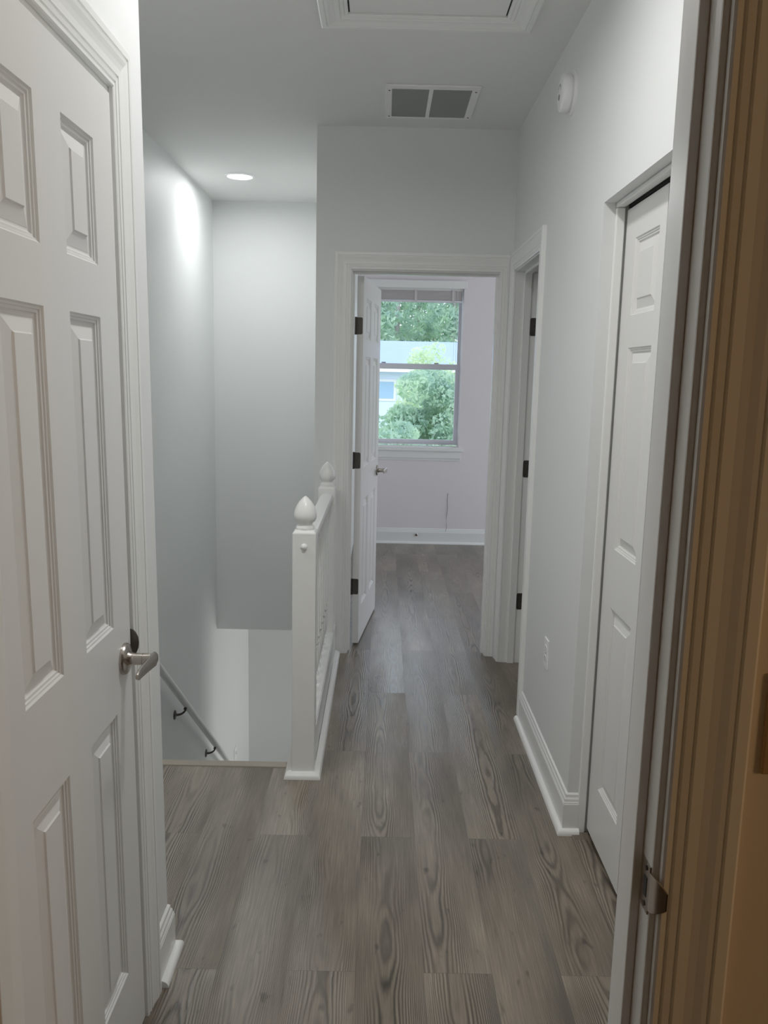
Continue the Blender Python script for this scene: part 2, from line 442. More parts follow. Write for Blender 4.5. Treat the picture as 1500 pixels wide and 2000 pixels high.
j.build('door_jamb', TRIM, d1, shear=SH)

def lever(parent, rot, tf, length=.105):
    """local: rose on plane out=0, out axis away from door, lever runs along -a"""
    r = MB()
    prof = [(.0335, 0), (.0335, .004), (.0315, .008), (.028, .0095), (.0160, .0105), (.0135, .016), (.0125, .024), (.0125, .040)]
    n = 36; rings = [[tf(rr*math.cos(2*PI*i/n), rr*math.sin(2*PI*i/n), h) for i in range(n)] for rr, h in prof]
    r.stations(rings)
    ro = r.build('lever_handle', NICKEL, parent, smooth=35)
    l = MB()
    prof = [(.0112, .040), (.0112, .0415), (.0128, .042), (.0128, .058), (.0125, .066)]
    rings = [[tf(rr*math.cos(2*PI*i/n), rr*math.sin(2*PI*i/n), h) for i in range(n)] for rr, h in prof]
    l.stations(rings)
    # blade: flat tongue running from hub towards -a, tapering
    N = 14; rings = []
    for k in range(N+1):
        u = k/N; a = .012 - u*(length+.012)
        hh = .0165*(1-.42*u); th = .0050*(1-.3*u)
        if k == 0: hh *= .55
        if k == N: hh *= .55
        o = .064 - .006*math.sin(u*PI*.5)
        ring = []
        for m in range(12):
            an = 2*PI*m/12; ca, sa = math.cos(an), math.sin(an)
            ring.append(tf(a, hh*math.copysign(abs(sa)**.6, sa), o + th*math.copysign(abs(ca)**.6, ca)))
        rings.append(ring)
    l.stations(rings)
    l.build('lever', NICKEL, ro, smooth=35)
    return ro
lever(d1, 0, lambda a, b, o: (-.5305+o, 1.664+a+SH*(.92-1.0), .922+b))
# strike lip curling round the jamb edge
sp = MB()
pts = [(-.535, .910), (-.535, .972)] + [(-.535+.0215*math.sin(t*PI/8)**.8, .941+.031*math.cos(t*PI/8)) for t in range(1, 8)]
sp.stations([[(x, 1.7145, z) for x, z in pts], [(x, 1.7170, z) for x, z in pts]])
sp.build('strike_plate', BRONZE, d1, shear=SH)

# ------------------------------------------------------------------ door 2: bedroom door
d2 = tag(empty('door_2', (0, 0, 0)), 'white six panel bedroom door standing open at the end of the hall', 'door', kind='structure')
R2 = math.radians(83.2); HX, HY = -.112, 4.536
def tf2(p):
    x, y, z = p
    return (HX + x*math.cos(R2) - y*math.sin(R2), HY + x*math.sin(R2) + y*math.cos(R2), z)
door_leaf(d2, .748, 2.033, .035, [(.105, .310), (.433, .638)], ROWS, z0=.012, tf=tf2)
c = MB(); casing_u(c, lambda a, z, t: (a, 4.40-t, z), -.173, .5915, 0, 2.050, clip1=.0425)
c.build('door_casing', TRIM, d2)
j = MB()
j.box(-.186, -.168, 4.401, 4.519, 0, 2.063).box(.587, .610, 4.401, 4.519, 0, 2.063).box(-.168, .587, 4.401, 4.519, 2.045, 2.063)
j.box(-.168, -.157, 4.445, 4.480, 0, 2.045).box(.576, .587, 4.445, 4.480, 0, 2.045).box(-.157, .576, 4.445, 4.480, 2.034, 2.045)
j.build('door_jamb', TRIM, d2)
for zc in (1.775, 1.053, .342):
    def pl(a, z, o, _=0):   # on the hinge edge of the open leaf, facing the hall
        x, y, zz = tf2((-o, .035-a-.0005+.003, z)); return (x, y, zz)
    hinge(d2, pl, zc)
lever(d2, 0, lambda a, b, o: tf2((.748-.062+a, -o, .925+b)))

# ------------------------------------------------------------------ door 3: side doorway
d3 = tag(empty('door_3', (0, 0, 0)), 'narrow side doorway in the hall wall with dark hinges on its jamb', 'door', kind='structure')
def tf3(p):
    x, y, z = p; return (.783+x, 4.258+y, z)
door_leaf(d3, .66, 2.033, .035, [(.1, .275), (.385, .56)], ROWS, z0=.012, tf=tf3)
c = MB(); casing_u(c, lambda a, z, t: (X0-t, a, z), 3.615, 4.305, 0, 2.050)
c.build('door_casing', TRIM, d3)
j = MB()
j.box(X0+.001, X1, 3.602, 3.620, 0, 2.063).box(X0+.001, X1, 4.300, 4.318, 0, 2.063).box(X0+.001, X1, 3.620, 4.300, 2.045, 2.063)
j.box(.700, .734, 3.620, 3.631, 0, 2.045).box(.700, .734, 4.289, 4.300, 0, 2.045).box(.700, .734, 3.631, 4.289, 2.034, 2.045)
j.build('door_jamb', TRIM, d3)
for zc in (1.775, 1.053, .342):
    hinge(d3, lambda a, z, o: (.7715-a, 4.2995-o, z), zc)

# ------------------------------------------------------------------ door 4: bifold closet
d4 = tag(empty('door_4', (0, 0, 0)), 'white bifold closet door with raised panels set back in the hall wall', 'door', kind='structure')
def leaf4(y_hi, w, cols):
    door_leaf(d4, w, 2.022, .030, cols, ROWS, z0=.022, tf=lambda p: (.722+p[1], y_hi-p[0], p[2]))
leaf4(2.602, .368, [(.100, .316)])
leaf4(2.227, .368, [(.052, .268)])
fr = MB()
fr.bbox(.689, .715, 2.600, 2.6145, 0, 2.030, .003).bbox(.689, .715, 1.86, 2.6145, 2.031, 2.0455, .003).bbox(.689, .715, 1.8405, 1.855, 0, 2.030, .003)
fr.build('door_frame', TRIM, d4)
tr = MB().box(.724, .750, 1.86, 2.60, 2.028, 2.0455); tr.build('door_track', BLACK, d4)
bp_ = MB(); bp_.bbox(.727, .752, 2.585, 2.612, .002, .02, .002).build('pivot_bracket', BRONZE, d4)
MB().box(.7685, .7700, 1.80, 2.64, 0, 2.06).build('closet_shade_sheet', BLACK, d4)  # black sheet painting the shade inside the closet
struct(MB().bbox(.668, .722, 1.842, 2.60, 0, .005, .002), 'trim_2', FLOOR, 'wood grain floor edging strip below the bifold closet door', 'trim')

# ------------------------------------------------------------------ door 5: the doorway we look through
d5 = tag(empty('door_5', (0, 0, 0)), 'near doorway with white jamb, metal strike plate and lamplit casing', 'door', kind='structure')
j = MB()
j.bbox(.313, .331, .851, .969, 0, 2.063, .0025).bbox(-.470, -.452, .851, .969, 0, 2.063, .0025).box(-.452, .313, .851, .969, 2.045, 2.063)
j.bbox(.3020, .313, .8835, .918, 0, 2.045, .002).bbox(-.452, -.441, .8835, .918, 0, 2.045, .002).box(-.441, .302, .8835, .918, 2.034, 2.045)
j.build('door_jamb', TRIM, d5)
c = MB(); casing_u(c, lambda a, z, t: (a, .85-t, z), -.459, .3205, 0, 2.052, prof=[(u*.90, t) for u, t in CASING])
c.build('door_casing', TRIM, d5)
c = MB(); casing_u(c, lambda a, z, t: (a, .97+t, z), -.459, .3205, 0, 2.052, clip0=.060)
c.build('door_casing', TRIM, d5)
# strike plate with curled lip
sp = MB(); zc = .953; xj = .3128
out = [(.880, zc+.029), (.8535, zc+.029), (.8520, zc+.019)]
rings = []
def D(yy, z, dx): return (xj-.0012+dx, yy, z)
prof_z = [-.029, -.022, -.015, 0, .015, .022, .029]
# flat plate
sp.box(xj-.0016, xj-.0001, .8535, .8800, zc-.029, zc+.029)
# lip: strip curling outwards past the jamb edge
N = 16; R = .019
for k in range(N):
    def pt(q, z): 
        u = q/N; hz = (1-.80*u**2)**.5*1.1
        return (xj-.0016 + .013*u**1.9, .8535 - .021*u, zc + z*hz)
    a0, a1, b0, b1 = pt(k, -.021), pt(k, .021), pt(k+1, -.021), pt(k+1, .021)
    sh = lambda p: (p[0]+.0015, p[1], p[2])
    sp.add([a0, a1, b1, b0, sh(a0), sh(a1), sh(b1), sh(b0)], [(0,1,2,3),(7,6,5,4),(0,3,7,4),(1,5,6,2)])
so = sp.build('strike_plate', NICKEL, d5, smooth=30)
MB().box(xj-.0022, xj-.0015, .8600, .8700, zc-.012, zc+.012).build('latch_hole', DARK, so)
sc = MB()
for dz in (-.022, .022): sc.tube([(xj-.0016, .865, zc+dz), (xj-.0026, .865, zc+dz)], .0032, 10)
sc.build('strike_screws', BRONZE, so)

# ------------------------------------------------------------------ light switch in the near room
sw = tag(empty('light_switch', (.455, .85, 1.1575)), 'light switch plate beside the lamplit door casing, cut by the photo edge', 'light switch')
MB().bbox(-.035, .035, -.0055, 0, -.0575, .0575, .0025).build('plate', IVORY, sw)
MB().bbox(-.005, .005, -.016, -.0055, -.002, .014, .001).build('toggle', IVORY, sw)

# ------------------------------------------------------------------ attic hatch
ah = tag(empty('attic_hatch', (.139, 2.5, H)), 'white attic hatch framed by wide moulded trim in the hall ceiling', 'attic hatch')
ax0, ax1, ay0, ay1 = -.139-.146, .397-.139, 2.31-2.5, 3.075-2.5
def ring_rect(u, t):
    return [(ax0-u, ay0-u, -t), (ax1+u, ay0-u, -t), (ax1+u, ay1+u, -t), (ax0-u, ay1+u, -t)]
f = MB(); prof = [(u*1.12, t) for u, t in CASING]
for k in range(len(prof)-1):
    a = ring_rect(*prof[k]); b = ring_rect(*prof[k+1])
    for i in range(4):
        jn = (i+1) % 4; f.add([a[i], a[jn], b[jn], b[i]], [(0,1,2,3)])
f.build('trim_frame', TRIM, ah)
MB().box(ax0+.006, ax1-.006, ay0+.006, ay1-.006, -.004, -.0005).build('hatch_panel', CEIL, ah)
MB().box(ax0, ax1, ay0, ay1, -.0006, -.0002).build('hatch_gap', BLACK, ah)

# ------------------------------------------------------------------ ceiling vent
cv = tag(empty('ceiling_vent', (.186, 3.997, H)), 'square white return air vent with two grey louvred grilles in the ceiling', 'air vent')
ox, oy = .186, 3.997
f = MB()
xa, xb, ya, yb = -.017-ox, .391-ox, 3.772-oy, 4.222-oy
gx = [(.012-ox, .172-ox), (.190-ox, .357-ox)]; gy = (3.812-oy, 4.204-oy)
f.bbox(xa, xb, ya, gy[0], -.009, -.0005, .002).bbox(xa, xb, gy[1], yb, -.009, -.0005, .002)
f.bbox(xa, gx[0][0], gy[0]-.001, gy[1]+.001, -.009, -.0005, .002).bbox(gx[0][1], gx[1][0], gy[0]-.001, gy[1]+.001, -.009, -.0005, .002).bbox(gx[1][1], xb, gy[0]-.001, gy[1]+.001, -.009, -.0005, .002)
f.build('vent_frame', WHITE, cv)
for g in gx:
    m = MB(); n = 30
    m.box(g[0], g[1], gy[0], gy[1], -.0012, -.0004)
    for k in range(n):
        y = gy[0] + (k+.5)*(gy[1]-gy[0])/n
        m.add([(g[0], y-.006, -.0015), (g[1], y-.006, -.0015), (g[1], y+.004, -.0075), (g[0], y+.004, -.0075)], [(0,1,2,3)])
    m.build('vent_grille', LOUV, cv)
for x, y in ((.000, 3.83), (.374, 3.83), (.000, 4.19), (.374, 4.19)):
    MB().lathe([(.0042, -.0092), (.0042, -.0105), (.002, -.0115)], (x-ox, y-oy, 0), 12).build('vent_screw', BRONZE, cv)

# ------------------------------------------------------------------ recessed light
rl = tag(empty('recessed_light', (-.935, 5.53, H)), 'round glowing recessed ceiling light above the stairwell', 'ceiling light')
MB().lathe([(.098, .002), (.098, -.003), (.094, -.006), (.082, -.008), (.078, -.005), (.078, -.001)], (0, 0, 0), 48, cap=False).build('trim_ring', WHITE, rl, smooth=40)
MB().lathe([(.079, -.0015), (.079, -.004), (.06, -.0055), (.001, -.006)], (0, 0, 0), 48).build('lens', emis('lens_glow', (1, 1, .98), 6.0), rl, smooth=40)

# ------------------------------------------------------------------ smoke alarm
sm = tag(empty('smoke_alarm', (X0, 3.155, 2.522)), 'round white smoke alarm high on the hall wall', 'smoke alarm')
MB().lathe([(.074, 0), (.074, -.006), (.072, -.009), (.064, -.010)], (0, 0, 0), 48, axis='x').build('base', WHITE, sm, smooth=30)
MB().lathe([(.060, -.010), (.060, -.015), (.064, -.0155), (.065, -.019), (.065, -.036), (.061, -.043), (.050, -.047), (.030, -.049), (.002, -.0495)], (0, 0, 0), 48, axis='x').build('cover', WHITE, sm, smooth=30)
MB().lathe([(.010, -.049), (.010, -.051), (.008, -.052), (.001, -.052)], (0, -.0, -.015), 20, axis='x').build('test_button', LOUV, sm, smooth=40)
m = MB()
for k in range(10):
    a = k*.28-1.3
    m.box(-.0497, -.0490, .026*math.sin(a)-.001, .026*math.sin(a)+.001, .026*math.cos(a)-.004, .026*math.cos(a)+.004)
m.build('sensor_slots', LOUV, sm)
MB().bbox(-.046, -.043, .018, .030, .036, .041, .001).build('indicator', DARK, sm)

# ------------------------------------------------------------------ outlet
ol = tag(empty('wall_outlet', (X0, 3.068, .476)), 'white double electrical outlet low on the hall wall', 'electrical outlet')
MB().bbox(-.0055, 0, -.035, .035, -.0575, .0575, .002).build('cover_plate', WHITE, ol)
for dz in (.0195, -.0195):
    r = MB(); n = 24
    ring = []
    for i in range(n):
        a = 2*PI*i/n; y = .0165*math.cos(a); z = max(-.0135, min(.0135, .0168*math.sin(a))); ring.append((y, z+dz))
    r.stations([[(-.0054, y, z) for y, z in ring], [(-.0072, y, z) for y, z in ring]])
    ro = r.build('receptacle', WHITE, ol)
    s = MB(); s.box(-.0076, -.0071, -.0075, -.0055, dz-.002, dz+.007).box(-.0076, -.0071, .0055, .0075, dz-.001, dz+.006).box(-.0076, -.0071, -.002, .002, dz-.010, dz-.006)
    s.build('slots', DARK, ro)
MB().lathe([(.003, -.0055), (.003, -.0065), (.001, -.007)], (0, 0, 0), 12, axis='x').build('plate_screw', LOUV, ol)

# ------------------------------------------------------------------ stair railing
sr = tag(empty('stair_railing', (-.275, 3.0, 0)), 'white wooden railing with two pointed newel posts guarding the stairwell', 'railing')
def newel(yf):
    x0, x1 = -.0430, .0430; y0, y1 = yf-3.0, yf-3.0+.086
    m = MB(); m.stations([[(x0, y0, 0), (x1, y0, 0), (x1, y1, 0), (x0, y1, 0)], [(x0, y0, .945), (x1, y0, .945), (x1, y1, .945), (x0, y1, .945)],
                          [(x0+.008, y0+.008, .955), (x1-.008, y0+.008, .955), (x1-.008, y1-.008, .955), (x0+.008, y1-.008, .955)]])
    post = m.build('newel_post', TRIM, sr)
    # eased vertical edges
    md = post.modifiers.new('b', 'BEVEL'); md.width = .003; md.segments = 2; md.limit_method = 'ANGLE'
    prof = [(.034, .953), (.035, .956), (.035, .963), (.032, .968), (.0275, .970), (.026, .974), (.0280, .979), (.0355, .985), (.0405, .995), (.0420, 1.005),
            (.0410, 1.016), (.0375, 1.029), (.0320, 1.042), (.0240, 1.055), (.0145, 1.066), (.0055, 1.0745), (.0008, 1.077)]
    MB().lathe(prof, (0, (y0+y1)/2, 0), 40).build('finial', TRIM, post, smooth=50)
    return post
p1 = newel(2.962)
newel(4.172)
MB().lathe([(.0115, 0), (.0115, -.003), (.009, -.008), (.004, -.0105), (.0008, -.011)], (0, 2.962-3.0, .896), 24, axis='y').build('button_cap', TRIM, p1, smooth=60)
# hand rail
hr = [(-.024, .862), (.024, .862), (.024, .872), (.028, .880), (.032, .892), (.032, .902), (.028, .912), (.018, .918), (0, .920), (-.018, .918), (-.028, .912), (-.032, .902), (-.032, .892), (-.028, .880), (-.024, .872)]
MB().stations([[(x, .048, z) for x, z in hr], [(x, 1.172, z) for x, z in hr]]).build('handrail', TRIM, sr, smooth=35)
MB().stations([[(x, 1.258, z) for x, z in hr], [(x, 1.399, z) for x, z in hr]]).build('handrail', TRIM, sr, smooth=35)
# kerb under the balusters
CT = .185
k = MB()
kp = [(-.041, 0), (.041, 0), (.041, CT-.022), (.0435, CT-.020), (.0435, CT-.014), (.041, CT-.012), (.041, CT), (-.041, CT)]
for a, b in ((.048, 1.172), (1.258, 1.399)):
    k.stations([[(x, a, z) for x, z in kp], [(x, b, z) for x, z in kp]])
k.build('kerb', TRIM, sr)
sho = MB()
sp_ = [(.0, 0), (.026, 0), (.0255, .006), (.023, .013), (.018, .018), (.011, .021), (.0, .0225)]
sweep_xy(sho, [(-.043, .12), (-.043, -.038), (.043, -.038), (.043, 1.375)], [(-o, z) for o, z in sp_])
sho.build('shoe_moulding', TRIM, sr, smooth=35)
wd = MB(); wd.add([(-.0435, -.030, 0), (-.070, -.030, 0), (-.0435, -.030, .128), (-.0435, .15, 0), (-.070, .15, 0), (-.0435, .15, .128)], [(0,1,2),(3,5,4),(0,3,4,1),(1,4,5,2),(2,5,3,0)])
wd.build('side_skirt', TRIM, sr)
bal = MB()
q = .0155
def sq(z, r=q): return [(r, r, z), (-r, r, z), (-r, -r, z), (r, -r, z)]
bal.stations([sq(.370), sq(.862)])
bal.lathe([(.0150, CT), (.0150, CT+.012), (.0105, CT+.018), (.0085, CT+.026), (.0125, CT+.040), (.0155, CT+.062), (.0165, CT+.085), (.0140, CT+.115), (.0100, CT+.135), (.0090, CT+.142), (.0145, CT+.150), (.0145, CT+.157), (.0095, CT+.163), (.0110, CT+.175), (.0150, .371)], (0, 0, 0), 16)
b0 = bal.build('baluster', TRIM, sr, smooth=30)
nb = 10
for i in range(nb):
    o = b0 if i == 0 else b0.copy()
    if i: COL.objects.link(o); o.parent = sr
    o.location = (0, .048 + (i+.8)*(1.172-.048)/(nb+.6), 0)

# ------------------------------------------------------------------ wall handrail down the stairs
wh = tag(empty('wall_handrail', (-1.266, 3.3, .72)), 'round painted handrail on dark brackets descending the stairwell wall', 'handrail')
def hz(y): return -.124 - .767*(y-4.395)
Y0, Y1_ = 3.25, 7.35; ox, oy, oz = -1.266, 3.3, .72
RX = -1.194
MB().tube([(RX-ox, Y0-oy, hz(Y0)-oz), (RX-ox, Y1_-oy, hz(Y1_)-oz)], .0215, 24).build('rail', TRIM, wh, smooth=40)
def bracket(y):
    z = hz(y)-.020
    m = MB()
    m.lathe([(.030, 0), (.030, .004), (.024, .008), (.010, .010)], (0, y-oy, z-.055-oz), 20, axis='x')
    pts = []
    for k in range(9):
        t = k/8; pts.append((.006+(RX-ox-.006)*math.sin(t*PI/2)**.9*1.0, y-oy, z-.055-oz+.050*(1-math.cos(t*PI/2))+.0*t))
    m.tube(pts, [.009, .008, .0075, .007, .0065, .0065, .0065, .007, .008], 10)
    m.bbox(RX-ox-.009, RX-ox+.009, y-oy-.030, y-oy+.030, z-.006-oz, z-.001-oz, .001)
    return m
for y in (4.02, 4.94, 5.83, 6.74):
    bracket(y).build('bracket', BRONZE, wh, smooth=40)

# stairs
st = MB(); n = 13; rise = 3.0/14; run = .258
for i in range(n):
    y0 = 3.078+i*run; z1 = -rise*(i+1)
    st.box(-1.262, -.35, y0, y0+run, -3.0, z1)
tag(st.build('staircase', CONC), 'flight of stairs dropping away beyond the nosing strip', 'stairs')
# lower level light switch sliver on far part of stair wall
ls = tag(empty('lower_switch', (-1.266, 7.05, -1.88)), 'small white switch plate low on the lit lower stair wall', 'light switch')
MB().bbox(0, .006, -.06, .06, -.075, .055, .002).build('plate', WHITE, ls)
MB().bbox(.006, .016, -.004, .004, -.012, .012, .001).build('toggle', WHITE, ls)

# ------------------------------------------------------------------ bedroom window
w1 = tag(empty('window_1', (0, 0, 0)), 'white double hung bedroom window looking out on trees and a grey roof', 'window', kind='structure')
f = MB(); ys, ye = YB+.185, YB+.259
fw = .010
f.box(WX0+.001, WX0+fw, ys, ye, WZ0+.02, WZ1-.001).box(WX1-fw, WX1-.001, ys, ye, WZ0+.02, WZ1-.001).box(WX0+fw, WX1-fw, ys, ye, WZ1-.03, WZ1-.001).box(WX0+fw, WX1-fw, ys, ye, WZ0+.02, WZ0+.035)
f.build('window_frame', VINYL, w1)
def sash(y0, z0, z1, rt, rb, rs, name='sash'):
    m = MB(); x0, x1 = WX0+fw, WX1-fw
    m.bbox(x0, x0+rs, y0, y0+.030, z0, z1, .003).bbox(x1-rs, x1, y0, y0+.030, z0, z1, .003)
    m.bbox(x0+rs, x1-rs, y0, y0+.030, z0, z0+rb, .003).bbox(x0+rs, x1-rs, y0, y0+.030, z1-rt, z1, .003)
    o = m.build(name, VINYL, w1)
    MB().box(x0+rs-.004, x1-rs+.004, y0+.013, y0+.017, z0+rb-.004, z1-rt+.004).build('pane', GLASS, o)
    return o
sash(YB+.222, 1.575, 2.27, .03, .040, .012)
s_ = sash(YB+.188, WZ0+.036, 1.625, .046, .030, .026)
for x in (.0, .48): MB().bbox(x-.02, x+.02, YB+.184, YB+.21, 1.626, 1.636, .002).build('sash_lock', NICKEL, s_)
m = MB(); m.bbox(WX0-.045, WX1+.045, YB-.030, YB, WZ0-.022, WZ0-.0005, .004).box(WX0+.001, WX1-.001, YB, YB+.184, WZ0-.0005, WZ0+.012)
m.build('window_sill', TRIM, w1)
ap = [(0, 0), (.012, 0), (.014, -.010), (.014, -.060), (.008, -.072), (.006, -.085), (0, -.085)]
m = MB(); r0 = [(WX0-.028, YB-t-.0005, WZ0-.022+z) for t, z in ap]; r1 = [(WX1+.028-(.0 if z > -.05 else .012), YB-t-.0005, WZ0-.022+z) for t, z in ap]
m.stations([r0, r1]); m.build('window_apron', TRIM, w1)
# made-up side window, unseen, added to brighten the bedroom
w2 = tag(empty('added_side_window', (3.55, 6.0, 1.55)), 'unseen wide side window added to brighten the bedroom', 'window', kind='structure')
m = MB(); m.box(-.03, .03, -1.3, -1.25, -1.15, .95).box(-.03, .03, 1.25, 1.3, -1.15, .95).box(-.03, .03, -1.25, 1.25, -1.15, -1.10).box(-.03, .03, -1.25, 1.25, .90, .95).box(-.03, .03, -1.25, 1.25, -.02, .02)
m.build('window_frame', VINYL, w2)

# blind drawn up
vb = tag(empty('window_blind', (.24, YB+.03, 2.25)), 'white slatted blind pulled up to the top of the bedroom window', 'window blind')
bx, by, bz = .24, YB+.03, 2.25
MB().bbox(WX0-.045-bx, WX1+.022-bx, YB-.035-by, YB-.012-by, 2.272-bz, 2.337-bz, .003).build('valance', TRIM, vb)
MB().bbox(WX0+.004-bx, WX1-.008-bx, YB+.02-by, YB+.07-by, 2.255-bz, 2.296-bz, .003).build('headrail', TRIM, vb)
m = MB()
for k in range(16):
    z = 2.178+k*.0048; dy = .002*math.sin(k*2.1)
    m.box(WX0+.006-bx, WX1-.012-bx, YB+.018-by+dy, YB+.070-by+dy, z-bz, z+.0032-bz)
m.build('slat_stack', BLIND, vb)
MB().bbox(WX0+.006-bx, WX1-.012-bx, YB+.018-by, YB+.072-by, 2.157-bz, 2.174-bz, .003).build('bottom_rail', VINYL, vb)
for x in (-.06, .27, .60):
    MB().box(x-.011-bx, x+.011-bx, YB+.014-by, YB+.0165-by, 2.160-bz, 2.262-bz).build('ladder_tape', BLIND, vb)
for x, zb in ((.615, 1.05), (.636, .93)):
    MB().tube([(x-bx, YB+.012-by, 2.26-bz), (x+.002-bx, YB+.012-by, zb-bz)], .0011, 6).build('cord', WHITE, vb)

# cable and fitting on the bedroom wall
cb = MB(); cb.tube([(.611, YB-.004, .47), (.607, YB-.004, .40), (.612, YB-.005, .33), (.603, YB-.006, .25), (.606, YB-.010, .17), (.604, YB-.021, .145), (.597, YB-.024, .120)], .0016, 8)
tag(cb.build('loose_cable', DARK, smooth=60), 'thin dark wire hanging down the bedroom wall onto the baseboard', 'cable')
wj = tag(empty('cable_socket', (.333, YB-.015, .083)), 'small round metal fitting with a dark centre on the bedroom baseboard', 'wall socket')
MB().lathe([(.014, 0), (.014, -.003), (.009, -.006), (.009, -.014)], (0, 0, 0), 20, axis='y').build('fitting', NICKEL, wj, smooth=40)
MB().lathe([(.0065, -.0138), (.0065, -.0148)], (0, 0, 0), 16, axis='y').build('socket_hole', DARK, wj)

# ------------------------------------------------------------------ outside
gd = MB().add([(-40, 7.7, -3.1), (45, 7.7, -3.1), (45, 80, -3.1), (-40, 80, -3.1)], [(0,1,2,3)]); struct(gd, 'ground', GRASS, 'grass outside below the bedroom window', 'lawn')
nh = tag(empty('neighbouring_house', (2, 27, -3.1)), 'long house with a pale grey roof beyond the window', 'house')
hx, hy, hz0 = 2, 27, -3.1
MB().box(-14-hx, 16-hx, 24-hy, 31-hy, 0, 1.72-hz0).build('wall', SIDING, nh)
m = MB(); prf = [(23.5, 1.62), (23.5, 1.72), (27.9, 2.62), (32.2, 1.72), (32.2, 1.62), (27.9, 2.52)]
m.stations([[(-14.5-hx, y-hy, z-hz0) for y, z in prf], [(16.5-hx, y-hy, z-hz0) for y, z in prf]]); m.build('roof', ROOF, nh)
MB().box(-14.5-hx, 16.5-hx, 23.44-hy, 23.5-hy, 1.60-hz0, 1.73-hz0).build('gutter', WHITE, nh)
HWIN = paint('house_window_blue', (.36, .54, .78), .15, 0)
for (xa, xb, za, zb) in ((-.9, .30, .85, 1.32), (1.72, 2.12, .85, 1.32), (-4, -3, .6, 1.3), (5, 6, .6, 1.3)):
    wo_ = MB().box(xa-.07-hx, xb+.07-hx, 23.96-hy, 23.995-hy, za-.07-hz0, zb+.07-hz0).build('window', WHITE, nh)
    MB().box(xa-hx, xb-hx, 23.94-hy, 23.958-hy, za-hz0, zb-hz0).build('pane', HWIN, wo_)

rng = np.random.default_rng(3)
def leaves(name, blobs, n, size, mat, parent, flat=.5):
    """blobs: (cx,cy,cz,rx,ry,rz) leaf clumps"""
    B = np.array(blobs, float); w = B[:, 3]*B[:, 4]*B[:, 5]; w /= w.sum()
    idx = rng.choice(len(B), n, p=w)
    d = rng.normal(size=(n, 3)); d /= np.linalg.norm(d, axis=1)[:, None]
    r = rng.uniform(.55, 1, n)**.5
    c = B[idx, :3] + d*B[idx, 3:]*r[:, None]
    a = rng.normal(size=(n, 3)); a /= np.linalg.norm(a, axis=1)[:, None]
    b = np.cross(a, rng.normal(size=(n, 3))); b /= np.linalg.norm(b, axis=1)[:, None]
    s = size*rng.uniform(.6, 1.3, n)[:, None]
    V = np.stack([c-a*s, c-b*s*flat, c+a*s, c+b*s*flat], 1).reshape(-1, 3)
    me = bpy.data.meshes.new(name)
    me.vertices.add(4*n); me.vertices.foreach_set('co', V.ravel().astype(np.float32))
    me.loops.add(4*n); me.loops.foreach_set('vertex_index', np.arange(4*n, dtype=np.int32))
    me.polygons.add(n); me.polygons.foreach_set('loop_start', np.arange(0, 4*n, 4, dtype=np.int32))
    me.update(calc_edges=True); me.materials.append(mat)
    o = bpy.data.objects.new(name, me); COL.objects.link(o); o.parent = parent
    return o
def clumps(n, c, R, r):
    out = []
    for i in range(n):
        d = rng.normal(size=3); d /= np.linalg.norm(d); q = rng.uniform(.2, 1)**.6
        k = r*rng.uniform(.7, 1.3)
        out.append((c[0]+d[0]*R[0]*q, c[1]+d[1]*R[1]*q, c[2]+d[2]*R[2]*q, k, k, k*.8))
    return out
def tree(name, label, loc, crown_c, R, n_cl, r_cl, n_leaf, size, mat, group=None):
    t = tag(empty(name, loc), label, 'tree', group)
    tr = MB(); top = crown_c[2]
    tr.tube([(0, 0, 0), (.03, .02, top*.5), (0, 0, top)], [.11, .08, .04], 10)
    for k in range(7):
        a = k*2.4; h = top*(.45+.06*k)
        tr.tube([(0, 0, h), (crown_c[0]+R[0]*.6*math.cos(a), R[1]*.6*math.sin(a), h+R[2]*.7)], [.035, .012], 6)
    tr.build('trunk', BARK, t, smooth=60)
    leaves('crown', clumps(n_cl, crown_c, R, r_cl), n_leaf, size, mat, t)
    return t
tree('leafy_tree', 'tall airy tree with yellow green leaves rising against the grey roof', (1.05, 17.6, -3.1), (0, 0, 4.35), (.85, .7, 1.05), 50, .19, 5200, .042, LEAFP)
tree('leafy_tree', 'broad dense green tree filling the middle of the lower window pane', (.85, 13, -3.1), (0, 0, 3.45), (1.05, .8, 1.15), 95, .24, 30000, .042, LEAFD)
tree('leafy_tree', 'lower bushy green tree partly hidden behind the open bedroom door', (-.35, 10.7, -3.1), (0, 0, 3.3), (.80, .6, 1.1), 70, .22, 20000, .040, LEAFD)
tree('leafy_tree', 'green bushy tree partly hidden by the window frame, away from the open bedroom door', (2.55, 15.3, -3.1), (0, 0, 3.4), (1.1, .8, 1.15), 70, .26, 18000, .045, LEAFD)
tree('leafy_tree', 'yellow green tree standing farther back behind the dense one', (1.25, 20.2, -3.1), (0, 0, 3.9), (.9, .7, 1.0), 60, .2, 8000, .045, LEAFP)
